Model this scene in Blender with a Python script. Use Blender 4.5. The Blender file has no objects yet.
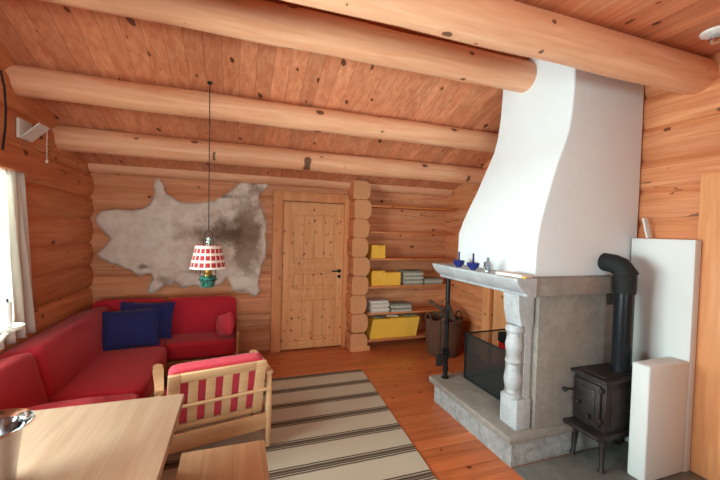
import bpy, bmesh, math, random
from mathutils import Vector, Matrix, noise
random.seed(7)
R = math.radians
col = bpy.context.scene.collection

# ------------------------------------------------------------------ materials
def srgb(r, g, b):
    f = lambda c: (c/255/12.92) if c/255 <= .04045 else ((c/255+.055)/1.055)**2.4
    return (f(r), f(g), f(b), 1)

class NT:
    def __init__(s, name):
        s.m = bpy.data.materials.new(name); s.m.use_nodes = True
        s.t = s.m.node_tree; s.t.nodes.clear()
        s.out = s.n('ShaderNodeOutputMaterial'); s.b = s.n('ShaderNodeBsdfPrincipled')
        s.l(s.b.outputs[0], s.out.inputs[0])
    def n(s, ty, **k):
        x = s.t.nodes.new(ty)
        for a, v in k.items(): setattr(x, a, v)
        return x
    def l(s, a, b): s.t.links.new(a, b)
    def math(s, op, a, b=None, c=None):
        x = s.n('ShaderNodeMath', operation=op)
        for i, v in enumerate((a, b, c)):
            if v is None: continue
            if isinstance(v, (int, float)): x.inputs[i].default_value = v
            else: s.l(v, x.inputs[i])
        return x.outputs[0]
    def mix(s, f, a, b, blend='MIX'):
        x = s.n('ShaderNodeMix', data_type='RGBA', blend_type=blend)
        for i, v in ((0, f), (6, a), (7, b)):
            if isinstance(v, (int, float)): x.inputs[i].default_value = v
            elif isinstance(v, tuple): x.inputs[i].default_value = v
            else: s.l(v, x.inputs[i])
        return x.outputs[2]
    def ramp(s, v, *stops):
        x = s.n('ShaderNodeValToRGB'); s.l(v, x.inputs[0]); e = x.color_ramp.elements
        while len(e) < len(stops): e.new(.5)
        for q, (p, c) in zip(e, stops):
            q.position = p; q.color = c if isinstance(c, tuple) else (c, c, c, 1)
        return x.outputs[0]
    def vec(s, x, y, z):
        c = s.n('ShaderNodeCombineXYZ')
        for i, v in enumerate((x, y, z)):
            if isinstance(v, (int, float)): c.inputs[i].default_value = v
            else: s.l(v, c.inputs[i])
        return c.outputs[0]
    def noise(s, v, scale, detail=4, rough=.5, dist=0):
        x = s.n('ShaderNodeTexNoise'); x.inputs['Scale'].default_value = scale
        x.inputs['Detail'].default_value = detail; x.inputs['Roughness'].default_value = rough
        x.inputs['Distortion'].default_value = dist
        if v is not None: s.l(v, x.inputs['Vector'])
        return x.outputs['Fac']
    def bump(s, h, strength=.3, dist=.01):
        x = s.n('ShaderNodeBump'); x.inputs['Strength'].default_value = strength
        x.inputs['Distance'].default_value = dist; s.l(h, x.inputs['Height']); s.l(x.outputs[0], s.b.inputs['Normal'])
    def set(s, **k):
        for a, v in k.items():
            i = s.b.inputs[a.replace('_', ' ')]
            if isinstance(v, (int, float, tuple)): i.default_value = v
            else: s.l(v, i)
        return s.m

def wood(name, light, dark, axis=0, across=1, plank=None, var=.25, knots=1.0, rough=.5, seam=.6, kscale=1.6, grain=1.0, kcol=(60, 26, 12), spec=.3, off=0.0, ksize=.035, crack=0.):
    t = NT(name); tc = t.n('ShaderNodeTexCoord'); sp = t.n('ShaderNodeSeparateXYZ'); t.l(tc.outputs['Object'], sp.inputs[0])
    third = 3-axis-across
    A, B, Cc = sp.outputs[axis], sp.outputs[across], sp.outputs[third]
    if off: B = t.math('ADD', B, off)
    rid = None
    if plank:
        q = t.math('DIVIDE', B, plank); pid = t.math('FLOOR', q); fr = t.math('FRACT', q)
        wn = t.n('ShaderNodeTexWhiteNoise', noise_dimensions='1D'); t.l(pid, wn.inputs['W']); rid = wn.outputs['Value']
        A = t.math('MULTIPLY_ADD', rid, 17.0, A)
    g = t.noise(t.vec(t.math('MULTIPLY', A, .9), t.math('MULTIPLY', B, 13), t.math('MULTIPLY', Cc, 13)), 1.6, 5, .6, .6)
    g2 = t.noise(t.vec(t.math('MULTIPLY', A, 2), t.math('MULTIPLY', B, 70), t.math('MULTIPLY', Cc, 70)), 1.3, 3, .6)
    low = t.noise(t.vec(A, t.math('MULTIPLY', B, 2), t.math('MULTIPLY', Cc, 2)), .9, 2, .5)
    L, D = srgb(*light), srgb(*dark)
    c = t.mix(t.ramp(g, (.34, 0.), (.68, 1.)), D, L)
    c = t.mix(t.math('MULTIPLY', t.ramp(g2, (.38, 1.), (.55, 0.)), .28*grain), c, D)
    c = t.mix(t.math('MULTIPLY', t.ramp(low, (.35, 1.), (.6, 0.)), .35), c, D)
    if rid is not None:
        c = t.mix(1.0, c, t.ramp(rid, (0., 1-var), (1., 1+var*.25)), 'MULTIPLY')
    if knots:
        v = t.n('ShaderNodeTexVoronoi', voronoi_dimensions='2D'); v.inputs['Scale'].default_value = 1.0
        bb = t.math('MULTIPLY', t.math('MULTIPLY_ADD', Cc, .7, B), kscale*1.5)
        t.l(t.vec(t.math('MULTIPLY', A, kscale), bb, 0.), v.inputs['Vector'])
        nn = t.noise(tc.outputs['Object'], 45, 2)
        d = t.math('ADD', v.outputs['Distance'], t.math('MULTIPLY', t.math('SUBTRACT', nn, .5), .05))
        sel = t.n('ShaderNodeSeparateColor'); t.l(v.outputs['Color'], sel.inputs[0])
        size = t.math('MULTIPLY', t.math('POWER', sel.outputs[0], 1.2), ksize*1.9*knots)
        k = t.math('LESS_THAN', d, size)
        halo = t.ramp(t.math('DIVIDE', d, t.math('ADD', size, .02)), (.9, 1.), (2.4/2.4, .0)) if False else t.math('MULTIPLY', t.math('LESS_THAN', d, t.math('MULTIPLY', size, 1.9)), .35)
        c = t.mix(halo, c, D)
        c = t.mix(t.math('MULTIPLY', k, .8), c, srgb(*kcol))
    if crack:
        cn = t.noise(t.vec(t.math('MULTIPLY', A, .8), t.math('MULTIPLY', B, 9), t.math('MULTIPLY', Cc, 9)), 1.0, 2, .4)
        cl_ = t.math('MULTIPLY', t.math('LESS_THAN', t.math('ABSOLUTE', t.math('SUBTRACT', cn, .5)), .0035), t.ramp(low, (.5, 0.), (.56, 1.)))
        c = t.mix(t.math('MULTIPLY', cl_, crack), c, srgb(70, 32, 18))
    h = t.math('MULTIPLY', g2, .3)
    if plank:
        e = t.math('LESS_THAN', t.math('MINIMUM', fr, t.math('SUBTRACT', 1, fr)), .018*.12/plank)
        c = t.mix(t.math('MULTIPLY', e, seam), c, srgb(50, 20, 8))
        h = t.math('SUBTRACT', h, t.math('MULTIPLY', e, 1.5))
    t.bump(h, .25, .004)
    return t.set(Base_Color=c, Roughness=rough, Specular_IOR_Level=spec)

def endgrain(name, light, dark):
    t = NT(name); tc = t.n('ShaderNodeTexCoord'); sp = t.n('ShaderNodeSeparateXYZ'); t.l(tc.outputs['Object'], sp.inputs[0])
    v = t.vec(sp.outputs[0], 0., sp.outputs[2])
    ln = t.n('ShaderNodeVectorMath', operation='LENGTH'); t.l(v, ln.inputs[0])
    d = t.math('ADD', ln.outputs['Value'], t.math('MULTIPLY', t.noise(tc.outputs['Object'], 9, 2), .03))
    s = t.math('SINE', t.math('MULTIPLY', d, 420)); f = t.math('MULTIPLY_ADD', s, .3, .5)
    c = t.mix(f, srgb(*dark), srgb(*light)); c = t.mix(t.math('MULTIPLY', t.noise(tc.outputs['Object'], 14, 4), .4), c, srgb(*dark))
    return t.set(Base_Color=c, Roughness=.7)

def plain(name, rgb, rough=.6, metal=0., nz=0., scale=40, bump=0., bscale=None, rgb2=None, spec=.4, **k):
    t = NT(name); tc = t.n('ShaderNodeTexCoord')
    c1 = srgb(*rgb); c2 = srgb(*rgb2) if rgb2 else tuple(x*(1-nz) for x in c1[:3])+(1,)
    n = t.noise(tc.outputs['Object'], scale, 5, .6)
    c = t.mix(t.ramp(n, (.35, 0.), (.65, 1.)), c2, c1)
    if bump: t.bump(t.noise(tc.outputs['Object'], bscale or scale, 4, .6), bump, .01)
    return t.set(Base_Color=c, Roughness=rough, Metallic=metal, Specular_IOR_Level=spec, **k)

def fabric(name, rgb, nz=.18, rough=.95, weave=260):
    t = NT(name); tc = t.n('ShaderNodeTexCoord')
    n = t.noise(tc.outputs['Object'], 5, 4, .6); w = t.noise(tc.outputs['Object'], weave, 2)
    c1 = srgb(*rgb); c2 = tuple(x*(1-nz) for x in c1[:3])+(1,)
    c = t.mix(n, c2, c1); c = t.mix(t.math('MULTIPLY', w, .25), c, c2)
    t.bump(w, .25, .003)
    return t.set(Base_Color=c, Roughness=rough, Specular_IOR_Level=.1, Sheen_Weight=.15)

M = {}
M['wall_x'] = wood('pine_log_x', (240, 174, 130), (210, 130, 90), 0, 2, plank=.25, var=.16, knots=1.2, seam=0., rough=.55, kscale=2.2, crack=.7)
M['wall_y'] = wood('pine_log_y', (234, 160, 112), (202, 116, 74), 1, 2, plank=.25, var=.16, knots=1.2, seam=0., rough=.55, kscale=2.2, crack=.7, off=.11)
M['beam'] = wood('pine_beam', (246, 194, 158), (228, 160, 122), 0, 1, knots=1.5, kscale=2.8, rough=.5, grain=.8, ksize=.04)
M['roof'] = wood('pine_roof_board', (238, 168, 128), (210, 126, 88), 1, 0, plank=.125, var=.16, knots=1.4, rough=.6, seam=.35, kscale=2.6)
M['floor'] = wood('pine_floor_board', (226, 136, 84), (196, 100, 56), 0, 1, plank=.118, var=.2, knots=1.0, rough=.28, seam=.45, ksize=.045, kscale=3.6, spec=.5, kcol=(70, 22, 10))
M['door'] = wood('pine_door', (246, 188, 136), (230, 158, 106), 2, 0, knots=1.5, kscale=7, rough=.5, grain=.8, kcol=(80, 34, 16), ksize=.04)
M['casing'] = wood('pine_casing', (238, 170, 118), (216, 138, 90), 2, 0, knots=.8, kscale=3, rough=.5)
M['casing_h'] = wood('pine_casing_flat', (238, 170, 118), (216, 138, 90), 0, 2, knots=.8, kscale=3, rough=.5)
M['shelf'] = wood('pine_shelf', (226, 148, 94), (200, 112, 66), 0, 1, knots=.7, kscale=3, rough=.5)
M['end'] = endgrain('log_end_grain', (238, 176, 128), (204, 132, 88))
M['table'] = wood('oiled_birch_table', (206, 172, 146), (188, 150, 122), 1, 0, plank=.21, var=.05, knots=0, rough=.45, seam=.12, grain=.7)
M['bench'] = wood('oiled_birch_bench', (208, 160, 124), (190, 138, 100), 1, 0, plank=.14, var=.06, knots=0, rough=.4, seam=.25, grain=.7)
M['chair'] = wood('light_beech', (228, 184, 142), (208, 160, 118), 0, 2, knots=0, rough=.45, grain=.7)
M['sofawood'] = wood('sofa_pine', (206, 150, 98), (178, 120, 72), 1, 2, knots=0, rough=.5)
M['red'] = fabric('red_wool', (192, 42, 58))
M['pink'] = fabric('light_red_cotton', (214, 66, 82))
M['blue'] = fabric('blue_cotton', (46, 48, 104))
M['redcloth'] = fabric('red_cloth', (190, 30, 30))
M['white_plaster'] = plain('white_plaster', (226, 226, 230), .85, nz=.03, scale=3, bump=.25, bscale=18)
M['panel_white'] = plain('white_fire_wall', (228, 226, 226), .75, nz=.03, scale=3, bump=.12, bscale=12)
M['cream'] = plain('cream_plastic', (226, 218, 210), .5)
M['white_glaze'] = plain('white_ceramic', (240, 238, 235), .2)
M['black_iron'] = plain('black_iron', (38, 36, 38), .45, metal=.6, nz=.3, bump=.2)
M['cast'] = plain('cast_iron', (62, 54, 54), .5, metal=.45, nz=.35, scale=9, bump=.3, bscale=60, rgb2=(48, 38, 36))
M['pipe'] = plain('enamel_flue', (34, 36, 42), .25, metal=.3)
M['matte_black'] = plain('matte_black', (26, 26, 28), .75)
M['steel'] = plain('polished_steel', (200, 200, 205), .12, metal=1.)
M['brass'] = plain('brass', (200, 160, 80), .3, metal=1.)
M['cobalt'] = plain('cobalt_glass', (30, 42, 112), .12, spec=.8)
M['yellow'] = plain('yellow_cover', (255, 196, 74), .45)
M['paper'] = plain('paper_grey', (205, 196, 186), .6, nz=.1, scale=30)
M['paper2'] = plain('paper_green_grey', (150, 150, 138), .6, nz=.2, scale=30)
M['paper3'] = plain('paper_white', (232, 222, 214), .6, nz=.1, scale=30)
M['slate'] = plain('slate', (124, 120, 114), .45, nz=.25, scale=14, bump=.1)
M['bark'] = plain('bark', (120, 88, 66), .9, rgb2=(70, 48, 36), scale=25, bump=.5)

def stone(name, a, b, sc=6, rough=.65, bump=.25, vein=.35):
    t = NT(name); tc = t.n('ShaderNodeTexCoord'); o = tc.outputs['Object']
    n1 = t.noise(o, sc, 6, .65, 1.2); n2 = t.noise(o, sc*8, 5, .7); n3 = t.noise(o, sc*.6, 3, .5, 3)
    c = t.mix(t.ramp(n1, (.35, 0.), (.65, 1.)), srgb(*b), srgb(*a))
    c = t.mix(t.math('MULTIPLY', t.ramp(n2, (.4, 1.), (.6, 0.)), .35), c, srgb(*b))
    c = t.mix(t.math('MULTIPLY', t.ramp(n3, (.47, 0.), (.5, 1.), (.53, 0.)), vein), c, srgb(225, 222, 220))
    t.bump(n2, bump, .01)
    return t.set(Base_Color=c, Roughness=rough)
M['soap'] = stone('soapstone', (154, 143, 136), (132, 121, 114), 5, vein=.05)
M['soap_rough'] = stone('soapstone_rough_cut', (190, 188, 188), (140, 138, 138), 12, .8, .9, .2)
M['soap_dark'] = stone('dark_soapstone', (96, 90, 86), (58, 54, 52), 4)  # darker stone tone for the column inside the firebox
M['soap_lit'] = stone('soapstone_lit', (192, 192, 196), (166, 164, 168), 5, .6, .15, .2)  # same soapstone with window light painted in, paler for pillar and mantel

def glass_clear(name, tint=(235, 245, 240), dark=0.0, rough=.03):
    t = NT(name)
    tr = t.n('ShaderNodeBsdfTransparent'); tr.inputs[0].default_value = srgb(*tint)
    gl = t.n('ShaderNodeBsdfGlossy'); gl.inputs['Roughness'].default_value = rough
    fr = t.n('ShaderNodeFresnel'); mx = t.n('ShaderNodeMixShader')
    t.l(fr.outputs[0], mx.inputs[0]); t.l(tr.outputs[0], mx.inputs[1]); t.l(gl.outputs[0], mx.inputs[2]); t.l(mx.outputs[0], t.out.inputs[0])
    return t.m
M['glass'] = glass_clear('clear_glass')
def mesh_screen(nm, fac):
    t = NT(nm)
    tr = t.n('ShaderNodeBsdfTransparent'); mx = t.n('ShaderNodeMixShader'); mx.inputs[0].default_value = fac
    t.set(Base_Color=srgb(40, 44, 44), Roughness=.5)
    t.l(tr.outputs[0], mx.inputs[1]); t.l(t.b.outputs[0], mx.inputs[2]); t.l(mx.outputs[0], t.out.inputs[0])
    return t.m
M['mesh'] = mesh_screen('dark_wire_mesh', .6); M['mesh2'] = mesh_screen('open_wire_mesh', .22)
def green_glass():
    t = NT('green_patterned_glass'); tc = t.n('ShaderNodeTexCoord')
    v = t.n('ShaderNodeTexVoronoi'); v.inputs['Scale'].default_value = 45; t.l(tc.outputs['Object'], v.inputs['Vector'])
    c = t.mix(t.ramp(v.outputs['Distance'], (.3, 0.), (.55, 1.)), srgb(3, 48, 42), srgb(50, 120, 104))
    return t.set(Base_Color=c, Roughness=.08, Specular_IOR_Level=.9)
M['green'] = green_glass()
def curtain_mat():
    t = NT('sheer_white_cotton'); d = t.n('ShaderNodeBsdfDiffuse'); d.inputs[0].default_value = srgb(240, 238, 232)
    tl = t.n('ShaderNodeBsdfTranslucent'); tl.inputs[0].default_value = srgb(245, 243, 236)
    tr = t.n('ShaderNodeBsdfTransparent')
    m1 = t.n('ShaderNodeMixShader'); m1.inputs[0].default_value = .5; m2 = t.n('ShaderNodeMixShader'); m2.inputs[0].default_value = .12
    t.l(d.outputs[0], m1.inputs[1]); t.l(tl.outputs[0], m1.inputs[2]); t.l(m1.outputs[0], m2.inputs[1]); t.l(tr.outputs[0], m2.inputs[2])
    t.l(m2.outputs[0], t.out.inputs[0]); return t.m
M['curtain'] = curtain_mat()
def rug_mat():
    t = NT('striped_wool_rug'); tc = t.n('ShaderNodeTexCoord'); sp = t.n('ShaderNodeSeparateXYZ'); t.l(tc.outputs['Object'], sp.inputs[0])
    wob = t.math('MULTIPLY', t.math('SUBTRACT', t.noise(t.vec(t.math('MULTIPLY', sp.outputs[0], 4), sp.outputs[1], 0.), 3), .5), .008)
    y = t.math('ADD', sp.outputs[1], wob)
    f = t.math('FRACT', t.math('DIVIDE', t.math('SUBTRACT', y, 3.464-.1475), .2935))
    cream, dk, gr = srgb(206, 193, 174), srgb(56, 42, 38), srgb(116, 102, 92)
    x = t.n('ShaderNodeValToRGB'); x.color_ramp.interpolation = 'CONSTANT'; t.l(f, x.inputs[0]); e = x.color_ramp.elements
    stops = [(0, cream), (.33, gr), (.36, dk), (.385, cream), (.41, dk), (.445, gr), (.50, dk), (.54, gr), (.57, cream), (.59, dk), (.635, cream)]
    while len(e) < len(stops): e.new(.5)
    for q, (p, c) in zip(e, stops): q.position = p; q.color = c
    n = t.noise(t.vec(t.math('MULTIPLY', sp.outputs[0], 1), t.math('MULTIPLY', sp.outputs[1], 6), 0.), 40, 3)
    c = t.mix(t.math('MULTIPLY', n, .35), x.outputs[0], srgb(150, 126, 104)); t.bump(t.noise(tc.outputs['Object'], 180, 2), .5, .006)
    return t.set(Base_Color=c, Roughness=1., Specular_IOR_Level=.05)
M['rug'] = rug_mat()
def plaid():
    t = NT('red_white_plaid_paper'); tc = t.n('ShaderNodeTexCoord'); sp = t.n('ShaderNodeSeparateXYZ'); t.l(tc.outputs['Object'], sp.inputs[0])
    ang = t.math('ARCTAN2', sp.outputs[1], sp.outputs[0])
    a = t.math('FRACT', t.math('MULTIPLY', ang, 18/6.2832)); b = t.math('FRACT', t.math('ADD', t.math('DIVIDE', sp.outputs[2], .052), .1))
    ra = t.math('GREATER_THAN', a, .26); rb = t.math('GREATER_THAN', b, .36)
    f = t.math('MULTIPLY', ra, rb); f2 = t.math('MULTIPLY', t.math('ADD', ra, rb), .16)
    c = t.mix(t.math('ADD', t.math('MULTIPLY', f, .68), f2), srgb(240, 228, 214), srgb(176, 20, 34))
    thin = t.math('LESS_THAN', t.math('ABSOLUTE', t.math('SUBTRACT', a, .2)), .05)
    c = t.mix(t.math('MULTIPLY', thin, .35), c, srgb(40, 40, 60))
    rim = t.math('LESS_THAN', sp.outputs[2], .012)
    c = t.mix(rim, c, srgb(240, 236, 228))
    return t.set(Base_Color=c, Roughness=.7)
M['plaid'] = plaid()
def wicker():
    t = NT('brown_wicker'); tc = t.n('ShaderNodeTexCoord'); sp = t.n('ShaderNodeSeparateXYZ'); t.l(tc.outputs['Object'], sp.inputs[0])
    ang = t.math('ARCTAN2', sp.outputs[1], sp.outputs[0])
    w1 = t.math('SINE', t.math('MULTIPLY', ang, 34)); w2 = t.math('SINE', t.math('MULTIPLY', sp.outputs[2], 190))
    w = t.math('MULTIPLY', w1, w2); f = t.math('MULTIPLY_ADD', w, .5, .5)
    n = t.noise(tc.outputs['Object'], 30, 3)
    c = t.mix(f, srgb(48, 28, 20), srgb(140, 94, 70)); c = t.mix(t.math('MULTIPLY', n, .6), c, srgb(100, 60, 44))
    t.bump(f, .9, .02); return t.set(Base_Color=c, Roughness=.8)
M['wicker'] = wicker()
def hide_mat():
    t = NT('reindeer_fur'); tc = t.n('ShaderNodeTexCoord'); sp = t.n('ShaderNodeSeparateXYZ'); t.l(tc.outputs['Object'], sp.inputs[0])
    o = tc.outputs['Object']; X, Z = sp.outputs[0], sp.outputs[2]
    n = t.noise(o, 7, 5, .65); nf = t.noise(t.vec(t.math('MULTIPLY', X, 1.), 0., t.math('MULTIPLY', Z, 2.2)), 60, 4, .7)
    def blob(cx, cz, rx, rz, soft=.5):
        dx = t.math('DIVIDE', t.math('SUBTRACT', X, cx), rx); dz = t.math('DIVIDE', t.math('SUBTRACT', Z, cz), rz)
        d = t.math('SQRT', t.math('ADD', t.math('MULTIPLY', dx, dx), t.math('MULTIPLY', dz, dz)))
        d = t.math('ADD', d, t.math('MULTIPLY', t.math('SUBTRACT', n, .5), 1.5)); d = t.math('ADD', d, t.math('MULTIPLY', t.math('SUBTRACT', nf, .5), .9))
        return t.ramp(d, (1-soft, 1.), (1., 0.))
    pale, mid, dark = srgb(246, 232, 222), srgb(160, 134, 116), srgb(112, 84, 66)
    c = t.mix(t.ramp(n, (.3, 0.), (.6, 1.)), srgb(220, 196, 182), pale); c = t.mix(t.math('MULTIPLY', nf, .35), c, srgb(190, 164, 148))
    c = t.mix(t.math('MULTIPLY', blob(.12, 1.46, .22, .70, .5), .9), c, mid)
    c = t.mix(t.math('MULTIPLY', blob(-.45, 1.52, .36, .13, .9), .7), c, mid)
    c = t.mix(t.math('MULTIPLY', blob(-.08, 1.52, .46, .27, .85), .95), c, dark)
    c = t.mix(t.math('MULTIPLY', blob(-.74, 2.03, .07, .15, .5), .85), c, mid)
    c = t.mix(t.math('MULTIPLY', blob(-.60, 1.97, .05, .06, .5), .8), c, dark)
    c = t.mix(t.math('MULTIPLY', blob(-.28, 1.965, .30, .035, .6), .9), c, dark)
    c = t.mix(t.math('MULTIPLY', blob(.22, 2.05, .12, .07, .6), .8), c, mid)
    c = t.mix(t.math('MULTIPLY', blob(-.78, .96, .13, .07, .6), .8), c, mid)
    c = t.mix(t.math('MULTIPLY', blob(-.40, 1.06, .22, .035, .6), .8), c, mid)
    c = t.mix(t.math('MULTIPLY', blob(-1.0, 1.12, .08, .04, .6), .8), c, dark)
    c = t.mix(t.math('MULTIPLY', blob(.36, 1.45, .06, .3, .4), .8), c, pale)
    c = t.mix(t.math('MULTIPLY', blob(.05, .93, .24, .09, .5), .8), c, pale)
    t.bump(nf, .6, .012); return t.set(Base_Color=c, Roughness=1., Specular_IOR_Level=.05, Sheen_Weight=.4)
M['hide'] = hide_mat()

# ------------------------------------------------------------------ mesh helpers
class MB:
    def __init__(s): s.bm = bmesh.new()
    def box(s, a, b, bevel=0., seg=2, mat=None):
        g = bmesh.ops.create_cube(s.bm, size=1); vs = g['verts']
        a, b = Vector(a), Vector(b)
        for v in vs: v.co = Vector([(a[i]+b[i])/2+v.co[i]*abs(b[i]-a[i]) for i in range(3)])
        if bevel:
            es = list({e for v in vs for e in v.link_edges})
            r = bmesh.ops.bevel(s.bm, geom=es, offset=bevel, segments=seg, affect='EDGES', profile=.5)
            vs = list({v for f in r['faces'] for v in f.verts} | {v for v in vs if v.is_valid})
        if mat is not None:
            for v in vs: v.co = mat @ v.co
        return s
    def cushion(s, c, size, k=7, n=10, rot=None, puff=.0):
        old = set(s.bm.verts); g = bmesh.ops.create_cube(s.bm, size=2)
        es = list({e for v in g['verts'] for e in v.link_edges})
        bmesh.ops.subdivide_edges(s.bm, edges=es, cuts=n, use_grid_fill=True)
        for v in [v for v in s.bm.verts if v not in old]:
            p = v.co; m = max(abs(x) for x in p); q = sum(abs(x)**k for x in p)**(1/k)
            p = p*(m/q)
            h = 1+puff*(1-p.x**2)*(1-p.y**2)
            p = Vector((p.x*size[0]/2, p.y*size[1]/2, p.z*size[2]/2*h))
            if rot is not None: p = rot @ p
            v.co = p+Vector(c)
        return s
    def pillow(s, c, w, h, th, rot):
        n = 14; idx = {}
        for side in (1, -1):
            for i in range(n+1):
                for j in range(n+1):
                    u, v = -1+2*i/n, -1+2*j/n
                    edge = i in (0, n) or j in (0, n)
                    if edge and side == -1: idx[(side, i, j)] = idx[(1, i, j)]; continue
                    t = (max(0, 1-u*u)*max(0, 1-v*v))**.42
                    x = u*w/2*(1-.06*(1-v*v)*abs(u)**3*0-.05*(1-v*v)); y = v*h/2*(1-.05*(1-u*u))
                    p = rot @ Vector((x, y, side*th/2*t)); idx[(side, i, j)] = s.bm.verts.new(p+Vector(c))
        for side in (1, -1):
            for i in range(n):
                for j in range(n):
                    q = [idx[(side, i, j)], idx[(side, i+1, j)], idx[(side, i+1, j+1)], idx[(side, i, j+1)]]
                    if side == -1: q.reverse()
                    try: s.bm.faces.new(q)
                    except ValueError: pass
        return s
    def tube(s, pts, rad, n=12, caps=True):
        pts = [Vector(p) for p in pts]; rad = rad if isinstance(rad, (list, tuple)) else [rad]*len(pts)
        rings = []; up = None
        for i, p in enumerate(pts):
            t = (pts[min(i+1, len(pts)-1)]-pts[max(i-1, 0)]).normalized()
            if up is None:
                up = Vector((0, 0, 1)) if abs(t.z) < .9 else Vector((1, 0, 0))
            a = t.cross(up).normalized(); b = a.cross(t).normalized(); up = b
            rings.append([s.bm.verts.new(p+(a*math.cos(2*math.pi*k/n)+b*math.sin(2*math.pi*k/n))*rad[i]) for k in range(n)])
        for i in range(len(rings)-1):
            for k in range(n):
                s.bm.faces.new([rings[i][k], rings[i][(k+1) % n], rings[i+1][(k+1) % n], rings[i+1][k]])
        if caps: s.bm.faces.new(rings[0]); s.bm.faces.new(list(reversed(rings[-1])))
        return s
    def lathe(s, c, prof, n=24, caps=True, ax=None):
        ring = []; c = Vector(c)
        for (r, z) in prof:
            ring.append([s.bm.verts.new(c+(ax @ Vector((r*math.cos(2*math.pi*k/n), r*math.sin(2*math.pi*k/n), z)) if ax is not None else Vector((r*math.cos(2*math.pi*k/n), r*math.sin(2*math.pi*k/n), z)))) for k in range(n)])
        for i in range(len(ring)-1):
            for k in range(n): s.bm.faces.new([ring[i][k], ring[i][(k+1) % n], ring[i+1][(k+1) % n], ring[i+1][k]])
        if caps: s.bm.faces.new(list(reversed(ring[0]))); s.bm.faces.new(ring[-1])
        return s
    def prism(s, poly, axis, a, b):
        def P(p, d):
            v = list(p); v.insert(axis, d); return Vector(v)
        A = [s.bm.verts.new(P(p, a)) for p in poly]; B = [s.bm.verts.new(P(p, b)) for p in poly]; n = len(poly)
        s.bm.faces.new(A); s.bm.faces.new(list(reversed(B)))
        for i in range(n): s.bm.faces.new([A[i], B[i], B[(i+1) % n], A[(i+1) % n]])
        return s
    def grid(s, f, nu, nv):
        V = [[s.bm.verts.new(f(i/nu, j/nv)) for j in range(nv+1)] for i in range(nu+1)]
        for i in range(nu):
            for j in range(nv): s.bm.faces.new([V[i][j], V[i+1][j], V[i+1][j+1], V[i][j+1]])
        return s
    def build(s, name, mat, parent=None, smooth=True, origin=None, angle=40):
        bmesh.ops.recalc_face_normals(s.bm, faces=s.bm.faces)
        me = bpy.data.meshes.new(name)
        if origin is not None:
            for v in s.bm.verts: v.co -= Vector(origin)
        s.bm.to_mesh(me); s.bm.free()
        me.materials.append(mat)
        for p in me.polygons: p.use_smooth = smooth
        if smooth: me.set_sharp_from_angle(angle=R(angle))
        o = bpy.data.objects.new(name, me); col.objects.link(o)
        if origin is not None: o.location = origin
        if parent is not None:
            o.parent = parent
        return o

def tag(o, label=None, cat=None, group=None, kind=None):
    if label: o['label'] = label
    if cat: o['category'] = cat
    if group: o['group'] = group
    if kind: o['kind'] = kind
    return o
def thing(name, label, cat, loc=(0, 0, 0), rz=0, group=None):
    o = bpy.data.objects.new(name, None); col.objects.link(o); o.location = loc; o.rotation_euler = (0, 0, rz)
    return tag(o, label, cat, group)
def struct(o, label=None): o['kind'] = 'structure'; (label and tag(o, label)); return o
def copy_tree(o, parent=None):
    c = o.copy(); col.objects.link(c); c.parent = parent
    for ch in list(o.children): copy_tree(ch, c)
    return c

# ------------------------------------------------------------------ room dimensions
XL, XR, YB, YF = -1.5, 3.0, 4.66, -1.7
S = math.tan(R(21.16))
def roof_z(y): return 1.6+2.371-.387*y
PITCH = .25

def seam_offset(k, u, seed):       # slow wander of the joint between two logs
    return .014*noise.noise(Vector((u*.7, k*3.1+seed, seed)))*2
def logwall(mb, axis, base, sgn, u0, u1, z0, z1, off, seed, depth=.03, thick=.2):
    """axis: direction the logs run (0 x, 1 y); surface at base, bulging towards sgn; solid backing behind."""
    nu = max(2, int((u1-u0)/.12)); rows = [z0]
    k = math.floor((z0+off)/PITCH)
    zs = []
    while True:
        a, b = k*PITCH-off, (k+1)*PITCH-off
        if a > z1: break
        for j in range(9):
            z = a+(b-a)*j/9
            if z0 < z < z1: zs.append((z, k, j/9))
        k += 1
    def kk(z): q = (z+off)/PITCH; return math.floor(q), q-math.floor(q)
    zs = [(z0, *kk(z0))]+zs+[(z1, *kk(z1))]
    V = []
    for i in range(nu+1):
        u = u0+(u1-u0)*i/nu; r = []
        for (z, k, f) in zs:
            t = 2*f-1; bul = depth*(1-abs(t)**4)**.7 if f > 0 else 0
            bul *= 1+.35*noise.noise(Vector((u*.8, k*5.3, seed)))
            w = seam_offset(k, u, seed)*(1-f)+seam_offset(k+1, u, seed)*f
            zz = z+w if z0 < z < z1 else z
            d = base+sgn*(bul-depth)
            r.append(mb.bm.verts.new((u, d, zz) if axis == 0 else (d, u, zz)))
        V.append(r)
    for i in range(nu):
        for j in range(len(zs)-1): mb.bm.faces.new([V[i][j], V[i+1][j], V[i+1][j+1], V[i][j+1]])
    d0, d1 = base-sgn*(depth+.012), base-sgn*thick
    if axis == 0: mb.box((u0, d0, z0), (u1, d1, z1))
    else: mb.box((d0, u0, z0), (d1, u1, z1))

# floor
struct(MB().box((XL-.2, YF-.2, -.12), (XR+.2, YB+.2, 0)).build('floor', M['floor'], smooth=False), 'glossy orange pine plank floor')
# back wall
mb = MB(); logwall(mb, 0, YB, -1, XL-.2, .50, 0, 2.36, 0.0, 3); logwall(mb, 0, YB, -1, .50, 1.40, 2.0, 2.36, 0.0, 3); logwall(mb, 0, YB, -1, 1.40, XR+.2, 0, 2.36, 0.0, 3)
struct(mb.build('wall_back', M['wall_x'], angle=60), 'orange pine log wall with a door')
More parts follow.
